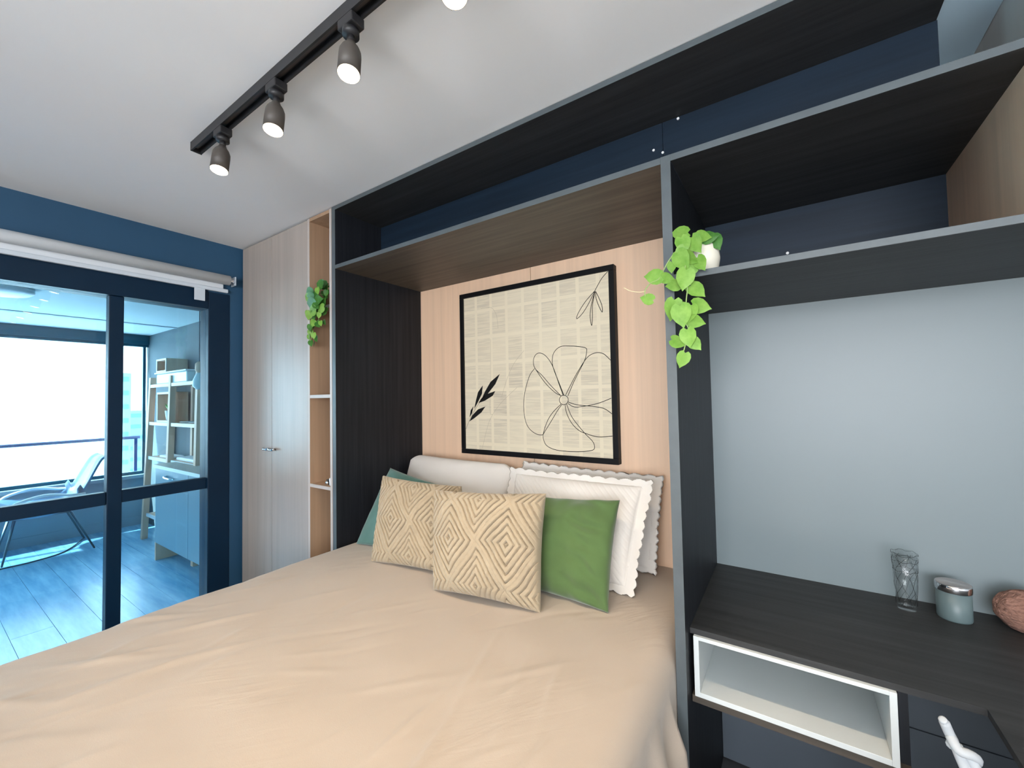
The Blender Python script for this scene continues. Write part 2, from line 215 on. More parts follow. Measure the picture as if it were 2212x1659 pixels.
# ------------------------------------------------------------------ the room shell
H = 2.45; FY = 1.25; BY = 1.86; WX = -2.975
def quadbox(name, *a, label, cat, m, **k):
    return struct(bx(name, *a, m, **k), label, cat)
quadbox('floor', -2.975, 2.6, -3.0, 2.0, -.1, 0, m='floor', label='dark grey wood-look floor under the bed and desk', cat='floor')
quadbox('ceiling', -3.125, 2.6, -3.0, 2.0, H, H+.1, m='ceiling', label='plain pale grey painted ceiling above the bed', cat='ceiling')
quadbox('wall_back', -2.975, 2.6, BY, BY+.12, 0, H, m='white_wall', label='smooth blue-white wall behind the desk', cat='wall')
quadbox('ceiling_blue_light', .361, .494, 1.252, BY-.001, H-.006, H+.002, m='blue_light_tint', label='strip of ceiling with blue light painted into its colour, beyond the end of the overhead compartment', cat='ceiling')  # added ceiling piece, coloured as if lit blue
r = sroot('wall_left', 'dark navy painted wall around the glass balcony door', 'wall', (WX, 0, 0))
bx('wall_panel', -3.125, WX, -3.0, 2.0, 2.03, H, 'navy_wall', r)
bx('wall_panel', -3.125, WX, 1.185, 2.0, 0, 2.03, 'navy_wall', r)
bx('wall_panel', -3.125, WX, -3.0, -1.72, 0, 2.03, 'navy_wall', r)
quadbox('wall_right', 2.6, 2.7, -3.0, 2.0, 0, H, m='room_wall', label='plain pale wall at the far end of the desk', cat='wall')
r = sroot('wall_front', 'plain pale wall with a wide window behind the camera', 'wall', (0, -3, 0))
bx('wall_panel', -2.975, -.8, -3.1, -3.0, 0, H, 'room_wall', r); bx('wall_panel', 2.0, 2.6, -3.1, -3.0, 0, H, 'room_wall', r)
bx('wall_panel', -.8, 2.0, -3.1, -3.0, 0, .7, 'room_wall', r); bx('wall_panel', -.8, 2.0, -3.1, -3.0, 2.3, H, 'room_wall', r)
# sliding door in the left wall
d = sroot('door_1', 'dark navy framed sliding glass door to the balcony', 'door', (WX-.05, 0, 0))
fx0, fx1 = WX-.07, WX-.012
nf = 'navy_frame'
bx('jamb', WX-.12, WX+.004, 1.067, 1.185, 0, 2.13, nf, d, .004)
bx('jamb', WX-.12, WX+.004, -1.74, -1.62, 0, 2.13, nf, d, .004)
bx('head_rail', WX-.12, WX+.004, -1.74, 1.067, 2.022, 2.15, nf, d, .004)
bx('threshold', WX-.12, WX, -1.62, 1.067, 0, .06, nf, d, .004)
for k, (y0, y1) in enumerate([(.650, 1.067), (-.49, .650), (-1.62, -.49)]):
    a, b = fx0, fx1
    ye = y1-.002
    st = bx('stile', a, b, y0-.030, y0+.030, .06, 2.022, nf, d, .003) if y0 > -1.6 else None
    rl = bx('mid_rail', a+.004, b-.004, y0+.028, y1-.0 if k == 0 else y1-.032, .914, .980, nf, d, .003)
    bx('bottom_rail', a+.004, b-.004, y0+.028, y1-.0 if k == 0 else y1-.032, .06, .15, nf, d, .003)
    g = bx('upper_pane', (a+b)/2-.003, (a+b)/2+.003, y0+.028, y1-.0 if k == 0 else y1-.03, .978, 2.022, 'door_glass', d)
    g = bx('lower_pane', (a+b)/2-.003, (a+b)/2+.003, y0+.028, y1-.0 if k == 0 else y1-.03, .148, .916, 'door_glass', d)
# roller blind above the door
t = thing('roller_blind', 'rolled-up pale grey roller blind mounted above the balcony door', 'blind', (WX, 0, 2.2))
bm = bmesh.new(); tube(bm, [(WX+.045, -1.75, 2.212), (WX+.045, 1.165, 2.212)], .030, 20); obj('fabric_roll', bm, 'blind_tube', t, True)
bm = bmesh.new(); tube(bm, [(WX+.045, 1.165, 2.212), (WX+.045, 1.195, 2.212)], .012, 12); obj('end_pin', bm, 'chrome', t, True)
bx('end_bracket', WX, WX+.06, 1.192, 1.197, 2.185, 2.24, 'blind_rail', t)
bx('hanging_fabric', WX+.018, WX+.021, -1.74, 1.14, 2.15, 2.205, 'blind_tube', t)
bx('bottom_rail', WX+.010, WX+.030, -1.75, 1.165, 2.135, 2.158, 'blind_rail', t, .004)
bx('pull_tab', WX+.024, WX+.028, .985, 1.04, 2.062, 2.138, 'blind_rail', t, .001)
# ------------------------------------------------------------------ balcony
BX = -6.55; SY = 1.72; BC = 2.28
bf = sroot('floor_balcony', 'blue-grey wood plank floor of the balcony', 'floor', (-4.8, 0, -.02))
bx('floor_base', -6.6, -3.125, -2.6, 1.85, -.15, -.012, 'wire', bf)
src = {}
rr = random.Random(5)
y = SY
row = 0
while y > -1.5:
    y0 = y-.187; off = rr.uniform(0, 1.2); x = -3.0-off+.0; xs = [-3.05]
    while x > -6.55:
        if xs[-1]-x > .15: xs.append(x)
        x -= 1.25
    xs.append(-6.55)
    for a, b in zip(xs[:-1], xs[1:]):
        bx('plank', b+.0006, a-.0006, y0+.0008, y-.0008, -.02, rr.uniform(-.001, 0), 'plank', bf, .0008)
    y = y0; row += 1
bx('plank', -6.55, -3.05, -2.6, y-.002, -.02, 0, 'plank', bf)
quadbox('ceiling_balcony', -6.62, -3.125, -2.6, 1.85, BC, BC+.12, m='balcony_ceiling', label='pale blue balcony ceiling seen through the glass door', cat='ceiling')
quadbox('trim_1', -5.66, -5.60, -2.6, SY, BC-.006, BC+.002, m='parapet', label='thin grey strip along the balcony ceiling', cat='trim')
quadbox('wall_balcony_side', -6.62, -3.125, SY, SY+.12, -.05, BC, m='balcony_wall', label='blue-grey side wall of the balcony behind the wooden rack', cat='wall')
quadbox('wall_balcony_end', -6.62, -3.125, -2.7, -2.6, -.05, BC, m='balcony_wall', label='blue-grey end wall of the balcony beyond the door', cat='wall')
wb = sroot('wall_balcony_parapet', 'low grey parapet under the balcony windows', 'wall', (BX, 0, 0))
bx('parapet_panel', BX-.10, BX, -2.6, SY, -.05, .56, 'parapet', wb)
bx('skirting', BX, BX+.012, -2.6, SY, 0, .10, 'parapet', wb)
bx('sill', BX-.12, BX+.07, -2.6, SY, .56, .60, 'parapet', wb, .006)
bx('lintel', BX-.10, BX+.03, -2.6, SY, 2.17, BC, 'balcony_frame', wb)
wi = sroot('window_1', 'wide balcony glazing with thin dark frame overlooking the city', 'window', (BX, 0, .6))
bx('window_frame', BX-.05, BX, -2.6, SY, .60, .635, 'balcony_frame', wi); bx('window_frame', BX-.05, BX, -2.6, SY, 2.14, 2.17, 'balcony_frame', wi)
for yy in (1.685, .1, -1.2, -2.58): bx('window_stile', BX-.045, BX-.005, yy-.014, yy+.014, .635, 2.14, 'balcony_frame' if yy < 1.6 else 'balcony_frame', wi)
for a, b in ((1.671, .114), (.086, -1.186), (-1.214, -2.566)): bx('pane', BX-.028, BX-.022, b, a, .635, 2.14, 'win_glass', wi)
t = thing('railing', 'thin dark blue railing bar running outside the balcony windows', 'railing', (BX-.25, 0, 0))
bm = bmesh.new(); tube(bm, [(BX-.22, -2.6, 1.03), (BX-.22, 1.70, 1.03)], .020, 10); obj('handrail', bm, 'railing', t, True)
for yy in (1.66, -.9, -2.4): bx('post', BX-.235, BX-.205, yy-.015, yy+.015, .2, 1.03, 'railing', t)
bx('slab_edge', BX-.35, BX-.10, -2.6, 1.72, .14, .2, 'parapet', t)
# slim ceiling lamp on the balcony ceiling
bm = lathe(bmesh.new(), [(.17, 0), (.19, .015), (.19, .045)], (-4.56, .36, BC-.045), 32)
tag(obj('ceiling_lamp', bm, 'rack_edge', None, True), 'round flat white ceiling lamp on the balcony ceiling', 'lamp')
# cabinet on balcony
t = thing('balcony_cabinet', 'light blue-grey base cabinet with beige top on the balcony', 'cabinet', (-4.1, 1.53, 0))
bx('carcass', -4.90, -3.30, 1.362, SY-.002, .165, .850, 'cab_door', t)
bx('worktop', -4.93, -3.28, 1.335, SY-.002, .850, .880, 'cab_top', t, .002)
bx('worktop_edge', -4.93, -3.28, 1.3335, 1.335, .851, .879, 'rack_edge', t)
bx('drawer_front', -4.90, -4.135, 1.346, 1.362, .70, .846, 'cab_door', t, .002)
bx('door', -4.90, -4.135, 1.346, 1.362, .165, .696, 'cab_door', t, .002)
dd = bx('door', -4.130, -3.32, 1.346, 1.362, .165, .846, 'cab_door', t, .002)
bm = bmesh.new(); tube(bm, smooth_pts([(-4.62, 1.346, .795), (-4.60, 1.32, .795), (-4.54, 1.31, .79), (-4.46, 1.32, .785), (-4.44, 1.346, .785)], 3), .008, 8)
obj('handle', bm, 'chrome', t, True)
bx('leg_panel', -4.92, -4.895, 1.35, SY-.002, 0, .165, 'rack_wood', t)
bx('leg_panel', -3.34, -3.315, 1.35, SY-.002, 0, .165, 'rack_wood', t)
bx('kick_panel', -4.895, -3.34, 1.60, 1.615, 0, .165, 'rack_wood', t)
# wooden rack
t = thing('wooden_rack', 'pale wooden open rack leaning at the balcony side wall', 'shelf', (-5.1, 1.6, 0))
def post(x0, x1, ya, yb, z, w_=.045, dp=.035):
    bm = bmesh.new(); b = []
    for zz, xx, yy in ((0, x0, ya), (z, x1, yb)):
        b.append([bm.verts.new((xx+sx*w_/2, yy+sy*dp/2, zz)) for sx, sy in ((-1, -1), (1, -1), (1, 1), (-1, 1))])
    bm.faces.new(b[0][::-1]); bm.faces.new(b[1])
    for k in range(4): bm.faces.new((b[0][k], b[0][(k+1) % 4], b[1][(k+1) % 4], b[1][k]))
    return obj('post', bm, 'rack_wood', t)
for xa, xb in ((-5.80, -5.68), (-5.14, -5.10), (-4.44, -4.44)):
    post(xa, xb, 1.50, 1.53, 1.72, .05, .05); post(xa+.04, xb+.04, 1.695, 1.695, 1.66, .05, .04)
for z, w_ in ((1.62, 0), (1.225, .02), (.86, .04), (.25, .09)):
    for xa, xb in ((-5.70-w_, -5.12), (-5.09, -4.46)):
        for k, yy in enumerate((1.515, 1.575, 1.635)):
            bx('slat', xa+.03, xb, yy, yy+.05, z, z+.022, 'rack_wood', t)
        bx('front_rail', xa+.03, xb, 1.505, 1.515, z-.008, z+.024, 'rack_edge', t)
# boxes on the rack
t = thing('wooden_box', 'open white-edged wooden box on top of a plastic tub', 'box', (-5.3, 1.6, 1.76))
def open_box(t, x0, x1, y0, y1, z0, z1, th, m, me):
    bx('side', x0, x0+th, y0, y1, z0, z1, m, t); bx('side', x1-th, x1, y0, y1, z0, z1, m, t)
    bx('base', x0+th, x1-th, y0, y1, z0, z0+th, m, t); bx('lid_board', x0+th, x1-th, y0, y1, z1-th, z1, m, t)
    bx('back_board', x0+th, x1-th, y1-th, y1, z0+th, z1-th, m, t)
    bm = bmesh.new(); e = .004
    box(bm, x0, x0+th, y0-e, y0, z0, z1); box(bm, x1-th, x1, y0-e, y0, z0, z1); box(bm, x0+th, x1-th, y0-e, y0, z0, z0+th); box(bm, x0+th, x1-th, y0-e, y0, z1-th, z1)
    obj('front_edge', bm, me, t)
open_box(t, -5.53, -5.25, 1.52, 1.70, 1.765, 1.905, .018, 'rack_wood', 'rack_edge')
t = thing('plastic_tub', 'milky plastic tub with lid on the top level of the rack', 'box', (-5.2, 1.6, 1.645))
bm = bmesh.new(); box(bm, -5.53, -4.72, 1.52, 1.69, 1.6425, 1.75, .01); obj('tub_body', bm, 'plastic', t)
bm = bmesh.new(); box(bm, -5.55, -4.70, 1.505, 1.70, 1.75, 1.7645, .004); obj('lid', bm, 'rack_edge', t)
t = thing('wooden_box', 'open wooden box holding a tiny potted plant on the middle rack level', 'box', (-5.4, 1.6, 1.25))
open_box(t, -5.56, -5.20, 1.535, 1.69, 1.2475, 1.56, .020, 'rack_wood', 'rack_edge')
t = thing('potted_plant', 'tiny plant in a white pot inside the wooden box on the rack', 'plant', (-5.38, 1.6, 1.268))
obj('pot', lathe(bmesh.new(), [(.030, 0), (.042, .10), (.038, .10), (.036, .085)], (-5.36, 1.585, 1.2680), 14), 'rack_edge', t, True)
for k in range(9):
    a = k*2.4; bm = bmesh.new(); c = Vector((-5.36, 1.585, 1.355)); e = c+Vector((math.cos(a)*.05, math.sin(a)*.035-.01, .05+.02*(k % 3)))
    n = Vector((-math.sin(a), math.cos(a), 0))*.014; mid = (c+e)/2+Vector((0, 0, .02))
    v = [bm.verts.new(q) for q in (c, mid+n, e, mid-n)]; bm.faces.new(v); obj('leaf', bm, 'leaf', t)
bx_ = tag(bx('white_tray', -5.5, -5.2, 1.54, 1.66, .8825, .905, 'rack_edge', bev=.008), 'low white tray on the lower rack level beside the cabinet', 'tray')
tag(bx('white_dish', -5.04, -4.55, 1.54, 1.67, .8825, .915, 'rack_edge', bev=.012), 'long low white dish on the rack just above the worktop', 'dish')
for (x, lb) in ((-5.02, 'nearest the middle post of the rack'), (-4.80, 'between its two neighbours on the rack'), (-4.58, 'nearest the end post of the rack')):
    tag(obj('white_saucer', lathe(bmesh.new(), [(.035, 0), (.06, .012), (.055, .014), (.03, .006)], (x+.06, 1.545 if 0 else 1.60, 1.2475), 12), 'rack_edge', None, True), 'small white saucer on the middle rack level, '+lb, 'dish', 'saucers on the rack')
# pendant bulb
t = thing('pendant_bulb', 'clear glass bulb hanging on a thin cord beside the rack', 'lamp', (-4.33, 1.47, 1.75))
px, py = -4.36, 1.498
bm = bmesh.new(); tube(bm, [(px, py, BC), (px, py, 1.80)], .004, 6); obj('cord', bm, 'cable', t)
obj('socket', lathe(bmesh.new(), [(.02, 0), (.032, .02), (.032, .08), (.012, .10)], (px, py, 1.71), 12), 'rack_wood', t, True)
obj('glass_bulb', lathe(bmesh.new(), [(.02, 0), (.05, .03), (.052, .07), (.03, .13), (.02, .15)], (px, py, 1.56), 16), 'plastic', t, True)
# lounge chair on the balcony
t = thing('lounge_chair', 'pale blue shell lounge chair with thin steel legs on the balcony', 'chair', (-6.1, .85, 0))
prof = [(.42, .50), (.50, .41), (.62, .385), (.80, .375), (.95, .40), (1.03, .48), (1.10, .62), (1.16, .76), (1.21, .86), (1.26, .895)]
prof = smooth_pts([(0, a, b) for a, b in prof], 3); bm = bmesh.new(); rows = []
for i, p in enumerate(prof):
    f = i/(len(prof)-1); hw = .27-.10*max(0, f-.5)*1.4; row = []
    for k in range(9):
        s = k/4-1; lift = .05*s*s*(1-.5*f) + (.0 if f > .6 else .10*abs(s)**4)
        row.append(bm.verts.new((-6.12+s*hw, p.y-(.03*s*s if f > .55 else 0), p.z+lift)))
    rows.append(row)
for i in range(len(rows)-1):
    for k in range(8): bm.faces.new((rows[i][k], rows[i][k+1], rows[i+1][k+1], rows[i+1][k]))
sh = obj('shell', bm, 'chair_shell', t, True); sm = sh.modifiers.new('s', 'SOLIDIFY'); sm.thickness = .014
for sx in (-1, 1):
    bm = bmesh.new(); tube(bm, smooth_pts([(-6.12+sx*.27, .52, .45), (-6.12+sx*.29, .60, .55), (-6.12+sx*.29, .78, .60), (-6.12+sx*.28, .95, .57), (-6.12+sx*.25, 1.06, .56)], 4), .014, 8); obj('armrest', bm, 'rack_edge', t, True)
for (tx, ty, fx, fy) in ((-5.98, .62, -5.90, .545), (-6.26, .62, -6.36, .545), (-5.98, .98, -5.86, 1.13), (-6.26, .98, -6.38, 1.15)):
    bm = bmesh.new(); tube(bm, [(tx-.03, ty, .39), (fx, fy, .008), (tx+.03, ty, .39)], .0075, 6); obj('leg', bm, 'wire', t, True)
bm = bmesh.new(); tube(bm, [(-6.0, .62, .385), (-6.24, .62, .385), (-6.24, .98, .385), (-6.0, .98, .385), (-6.0, .62, .385)], .008, 6); obj('seat_frame', bm, 'wire', t, True)
bm = bmesh.new(); tube(bm, smooth_pts([(-6.36, 1.14, .01), (-6.1, 1.02, .006), (-5.93, .9, .006), (-5.86, .75, .006), (-5.84, .6, .006), (-5.87, .3, .006)], 5), .006, 6)
tag(obj('power_cable', bm, 'cable', None, True), 'thin dark cable lying on the balcony planks under the chair', 'cable')
# city outside
tag(bx('far_ground', -300, -30, -200, 220, -30.5, -30, 'ground'), 'pale hazy ground far below the balcony', 'ground')['kind'] = 'structure'
for k, (x, y0, y1, z1, lab) in enumerate(((-60, 13.1, 14.3, 4.9, 'tallest pale blue far tower behind the balcony glazing'), (-75, 17.6, 19.9, .6, 'low wide pale far block beside the towers'), (-85, 18.0, 19.3, 7.5, 'slim pale far tower rising behind the low block'))):
    t = thing('far_building', lab, 'building', (x, (y0+y1)/2, -30), 'buildings beyond the balcony')
    bx('wall', x-6, x, y0, y1, -30, z1, 'far_wall', t)
    n = 0
    z = z1-.9
    while z > -8:
        bx('window_row', x, x+.06, y0+.2, y1-.2, z, z+.45, 'far_glass', t); z -= 1.5
# ------------------------------------------------------------------ wardrobe
t = thing('wardrobe', 'tall pale oak two-door wardrobe in the room corner', 'wardrobe', (-2.57, 1.5, 0))
bx('carcass', -2.945, -2.185, FY+.02, BY-.001, .0, 2.443, 'oak_pale', t)
for x0, x1, hx, s in ((-2.948, -2.5745, -2.60, -1), (-2.5715, -2.183, -2.535, 1)):
    dr = bx('door', x0, x1, FY, FY+.0195, .06, 2.438, 'oak_pale', t, .001)
    dr.name = 'door'
    bm = bmesh.new(); tube(bm, [(hx+.0, FY-.0, 1.158), (hx, FY-.022, 1.158)], .006, 8)
    tube(bm, smooth_pts([(hx+s*.028, FY-.020, 1.160), (hx+s*.012, FY-.027, 1.157), (hx-s*.012, FY-.027, 1.157), (hx-s*.028, FY-.020, 1.160)], 3), [.008]*4+[.005]*2+[.008]*4, 8)
    h = obj('handle', bm, 'chrome', dr, True)
# ------------------------------------------------------------------ open shelf column
t = thing('shelf_column', 'narrow open oak shelf column between wardrobe and charcoal surround', 'shelf', (-2.07, 1.5, 0))
bx('side_panel', -2.181, -2.163, FY, BY-.001, 0, 2.443, 'oak_inner', t); bx('side_panel', -1.975, -1.957, FY, BY-.001, 0, 2.443, 'oak_inner', t)
bx('back_panel', -2.163, -1.975, BY-.015, BY-.001, 0, 2.443, 'oak_inner', t)
bx('top_panel', -2.163, -1.975, FY, BY-.016, 2.425, 2.443, 'oak_inner', t)
for z in (1.953, 1.462, .985, .50, .06):
    y0 = FY+.001 if z != 1.953 else FY+.05
    sf = bx('shelf', -2.163, -1.975, y0, BY-.016, z-.009, z+.009, 'oak_inner', t)
    e = bx('edge_band', -2.163, -1.975, y0-.0012, y0, z-.0085, z+.0085, 'oak_edge', sf); e.location = (0, 0, 0)
bx('edge_band', -2.181, -2.163, FY-.0012, FY, 0, 2.443, 'oak_edge', t); bx('edge_band', -1.975, -1.957, FY-.0012, FY, 0, 2.443, 'oak_edge', t)
# items on the shelf column
t = thing('camera_case', 'small black camera with a white cap on the shelf', 'camera', (-2.02, 1.3, .994))
bx('body', -2.055, -1.998, 1.275, 1.31, .9945, 1.022, 'black_metal', t, .004)
bm = bmesh.new(); tube(bm, [(-2.035, 1.275, 1.007), (-2.035, 1.262, 1.007)], .010, 14); obj('lens', bm, 'chrome', t, True)
tag(obj('white_cup', lathe(bmesh.new(), [(.011, 0), (.016, .004), (.018, .04), (.016, .04), (.014, .006)], (-1.9955, 1.2755+.018-.018, .9945), 16), 'rack_edge', None, True), 'tiny white cup beside the black camera on the shelf', 'cup')
# ------------------------------------------------------------------ charcoal bed surround
t = thing('bed_surround', 'charcoal laminate surround framing the bed niche', 'cabinet', (-1.1, 1.5, 0))
bx('side_panel', -1.9535, -1.925, FY, BY-.001, 0, H-.003, 'black_v', t)
bx('edge_band', -1.9535, -1.925, FY-.0012, FY, 0, H-.003, 'edge_reflection', t)
dv = bx('divider_panel', -.295, -.2675, FY, BY-.001, 0, 2.1195, 'black_v', t)
bx('edge_band', -.295, -.2675, FY-.0012, FY, 0, 2.1385, 'edge_reflection', t)
bx('header_board', -1.925, -.2955, FY, BY-.001, 2.1185, 2.1375, 'brown_h', t)
bx('edge_band', -1.925, -.2955, FY-.0012, FY, 2.1185, 2.1375, 'edge_reflection', t)
bx('oak_panel', -1.925, -1.11, BY-.016, BY-.001, 0, 2.118, 'oak_back', t)
bx('oak_panel', -1.107, -.2955, BY-.016, BY-.001, 0, 2.118, 'oak_back', t)
# overhead open compartment
t = thing('overhead_shelf', 'long open charcoal compartment under the ceiling above the bed', 'shelf', (-.8, 1.4, 2.14))
bx('top_board', -1.925, .360, FY, 1.60, H-.022, H-.003, 'black_h', t)
bx('edge_band', -1.925, .360, FY-.0012, FY, H-.022, H-.003, 'edge_reflection', t)
bx('back_panel', -1.925, -.354, 1.540, 1.556, 2.1385, H-.0225, 'navy_panel', t)
bx('back_panel', -.352, .362, 1.540, 1.556, 2.1385, H-.0225, 'navy_panel', t)
for x, z in ((-.386, 2.336), (-.354, 2.316), (-.298, 2.42)):
    bm = bmesh.new(); tube(bm, [(x, 1.5395, z), (x, 1.536, z)], .0045, 10); obj('screw_cap', bm, 'screw', t)
# ------------------------------------------------------------------ desk wall unit
t = thing('shelf_unit', 'charcoal wall unit with a deep open compartment above the desk', 'shelf', (.1, 1.5, 1.77))
bx('header_board', -.267, .93, FY, BY-.001, 2.1195, 2.1385, 'black_h', t)
bx('edge_band', -.267, .93, FY-.0012, FY, 2.1195, 2.1385, 'edge_reflection', t)
bx('back_panel', -.267, .434, BY-.016, BY-.001, 1.784, 2.119, 'navy_panel', t)
bx('shelf_board', -.267, .93, FY-.005, BY-.001, 1.765, 1.783, 'black_h', t)
bx('edge_band', -.267, .93, FY-.0065, FY-.005, 1.7655, 1.7825, 'edge_reflection', t)
bm = bmesh.new(); tube(bm, [(.010, BY-.017, 1.955), (.010, BY-.020, 1.955)], .005, 10); obj('screw_cap', bm, 'screw', t)
t = thing('oak_end_cabinet', 'pale oak cabinet side standing at the end of the upper compartment', 'cabinet', (.6, 1.5, 1.783))
bx('side_panel', .434, .452, FY+.002, BY-.001, 1.7835, 2.119, 'oak_back', t)
bx('front_panel', .452, .93, FY+.10, FY+.118, 1.7835, 2.119, 'oak_back', t)
t = thing('oak_end_cabinet', 'pale grey-beige cabinet side above the header board by the ceiling', 'cabinet', (.6, 1.5, 2.14))
bx('side_panel', .495, .513, FY+.002, BY-.001, 2.139, H-.003, 'grey_beige', t)
bx('front_panel', .513, .93, FY+.10, FY+.118, 2.139, H-.003, 'grey_beige', t)
# ------------------------------------------------------------------ desk
t = thing('desk', 'charcoal wood-grain L-shaped desk built in under the wall shelf', 'desk', (.3, 1.5, 0))
bm = bmesh.new()
pts = [(-.267, 1.31), (.327, 1.31), (.327, .35), (1.1, .35), (1.1, BY-.001), (-.267, BY-.001)]
lo = [bm.verts.new((x, y_, .737)) for x, y_ in pts]; hi = [bm.verts.new((x, y_, .753)) for x, y_ in pts]
bm.faces.new(lo[::-1]); bm.faces.new(hi)
for k in range(6): bm.faces.new((lo[k], lo[(k+1) % 6], hi[(k+1) % 6], hi[k]))
obj('desktop', bm, 'black_h', t)
bx('end_panel', 1.082, 1.1, .36, BY-.001, 0, .737, 'black_v', t)
bx('end_panel', .345, 1.08, .36, .378, 0, .737, 'black_v', t)
bx('divider_panel', .186, .204, 1.325, BY-.02, .545, .7365, 'black_v', t)
# panel behind the legs
t = thing('kick_board', 'slate grey back panel in two pieces under the desk', 'panel', (.4, BY, 0))
bx('panel', -.266, 1.08, BY-.018, BY-.001, .006, .347, 'grey_panel', t); bx('panel', -.266, 1.08, BY-.018, BY-.001, .351, .736, 'grey_panel', t)
# white cubby
t = thing('cubby_box', 'white open cubby box fixed beneath the desk top', 'box', (-.04, 1.5, .56))
y0, y1, x0, x1, z0, z1 = 1.300, 1.80, -.257, .182, .566, .7365
for n, a in (('side_panel', (x0, x0+.014, y0, y1, z0, z1)), ('side_panel', (x1-.014, x1, y0, y1, z0, z1)), ('base_panel', (x0+.014, x1-.014, y0, y1, z0, z0+.014)),
             ('top_panel', (x0+.014, x1-.014, y0, y1, z1-.010, z1)), ('back_panel', (x0+.014, x1-.014, y1-.012, y1, z0+.014, z1-.010))):
    bx(n, *a, 'white_lam', t, .0008)
bx('lower_board', x0-.008, .204, 1.305, y1, .545, .5655, 'brown_h', t)
# ------------------------------------------------------------------ wall picture
t = thing('wall_picture', 'square line-drawn flower picture in a black frame above the pillows', 'picture', (-1.13, 1.845, 1.58))
X0, X1, Z0, Z1 = -1.570, -.646, 1.125, 2.036; f = .026; ya = 1.8435
for a in ((X0, X1, Z0, Z0+f), (X0, X1, Z1-f, Z1), (X0, X0+f, Z0+f, Z1-f), (X1-f, X1, Z0+f, Z1-f)):
    bx('frame_bar', a[0], a[1], 1.806, ya, a[2], a[3], 'frame_black', t, .002)
# page-print canvas: flat print, rows of faded text blocks
m = bpy.data.materials.new('printed_canvas'); m.use_nodes = True; nt = m.node_tree; b = nt.nodes['Principled BSDF']; b.inputs['Roughness'].default_value = .8
N = nt.nodes.new; Lk = nt.links.new
tcn = N('ShaderNodeTexCoord'); sp = N('ShaderNodeSeparateXYZ'); cb = N('ShaderNodeCombineXYZ'); Lk(tcn.outputs['Object'], sp.inputs[0]); Lk(sp.outputs[0], cb.inputs[0]); Lk(sp.outputs[2], cb.inputs[1])
br = N('ShaderNodeTexBrick'); br.offset = 0; br.inputs['Scale'].default_value = 1; br.inputs['Brick Width'].default_value = .104; br.inputs['Row Height'].default_value = .148; br.inputs['Mortar Size'].default_value = .009; br.inputs['Mortar Smooth'].default_value = .1
br.inputs['Color1'].default_value = (.35, .35, .35, 1); br.inputs['Color2'].default_value = (1, 1, 1, 1); br.inputs['Mortar'].default_value = (0, 0, 0, 1); Lk(cb.outputs[0], br.inputs[0])
mp = N('ShaderNodeMapping'); mp.inputs['Scale'].default_value = (9, 9, 190); Lk(tcn.outputs['Object'], mp.inputs[0]); nz = N('ShaderNodeTexNoise'); nz.inputs['Scale'].default_value = 1; nz.inputs['Detail'].default_value = 2; Lk(mp.outputs[0], nz.inputs[0])
rp = N('ShaderNodeValToRGB'); rp.color_ramp.elements[0].position = .40; rp.color_ramp.elements[1].position = .60; rp.color_ramp.elements[0].color = (1, 1, 1, 1); rp.color_ramp.elements[1].color = (.30, .30, .30, 1); Lk(nz.outputs[0], rp.inputs[0])
n2 = N('ShaderNodeTexNoise'); n2.inputs['Scale'].default_value = 3.2; Lk(tcn.outputs['Object'], n2.inputs[0])
mu = N('ShaderNodeMath'); mu.operation = 'MULTIPLY'; Lk(br.outputs[0], mu.inputs[0]); Lk(rp.outputs[0], mu.inputs[1])
m2 = N('ShaderNodeMath'); m2.operation = 'MULTIPLY'; Lk(mu.outputs[0], m2.inputs[0]); Lk(n2.outputs[0], m2.inputs[1])
mx = N('ShaderNodeMixRGB'); mx.inputs[1].default_value = (.74, .65, .48, 1); mx.inputs[2].default_value = (.45, .39, .30, 1); Lk(m2.outputs[0], mx.inputs[0]); Lk(mx.outputs[0], b.inputs['Base Color'])
M['canvas'] = m
cv = bx('canvas', X0+.020, X1-.020, 1.8155, ya, Z0+.016, Z1-.016, 'canvas', t)
def inside(p): return X0+.026 < p[0] < X1-.026+.004 and Z0+.02 < p[1] < Z1-.02
def ribbon(bm, pts, w_, y=1.8148):
    ps = [Vector((min(max(p[0], X0+.0265), X1-.0265), y, min(max(p[1], Z0+.0265), Z1-.0265))) for p in pts]
    ps = smooth_pts(ps, 5); L = []
    for i, p in enumerate(ps):
        d = ps[min(i+1, len(ps)-1)]-ps[max(i-1, 0)]
        if d.length < 1e-6: d = Vector((1, 0, 0))
        n = Vector((-d.z, 0, d.x)).normalized()*w_/2; p = Vector((p.x, y, p.z)); L.append((bm.verts.new(p+n), bm.verts.new(p-n)))
    for a, c in zip(L[:-1], L[1:]): bm.faces.new((a[0], a[1], c[1], c[0]))
bm = bmesh.new()
for l in ART['flower']: ribbon(bm, l, .0030)
obj('flower_drawing', bm, 'ink', t)
bm = bmesh.new()
for l in ART['sprig']: ribbon(bm, l, .0030)
obj('leaf_drawing', bm, 'ink', t)
bm = bmesh.new()
for l in ART['stem']: ribbon(bm, l, .0016)
for l in ART['leaves']:
    v = [bm.verts.new((p[0], 1.8147, p[1])) for p in l]; bm.faces.new(v)
obj('leaf_drawing', bm, 'ink', t)
bm = bmesh.new()
for l in ART['faint']: ribbon(bm, l, .0014, 1.8150)
obj('faint_drawing', bm, 'ink_faint', t)
# ------------------------------------------------------------------ bed
t = thing('bed', 'low double bed with white mattress hidden under the cream sheet', 'bed', (-1.1, .9, 0))
bx('base', -1.86, -.36, -.05, 1.83, .10, .42, 'black_v', t, .01)
bx('mattress', -1.895, -.325, -.08, 1.835, .421, .690, 'mattress', t, .05)
for x in (-1.8, -.42):
    for y_ in (.05, 1.7): bx('leg', x-.03, x+.03, y_-.03, y_+.03, 0, .10, 'black_metal', t)
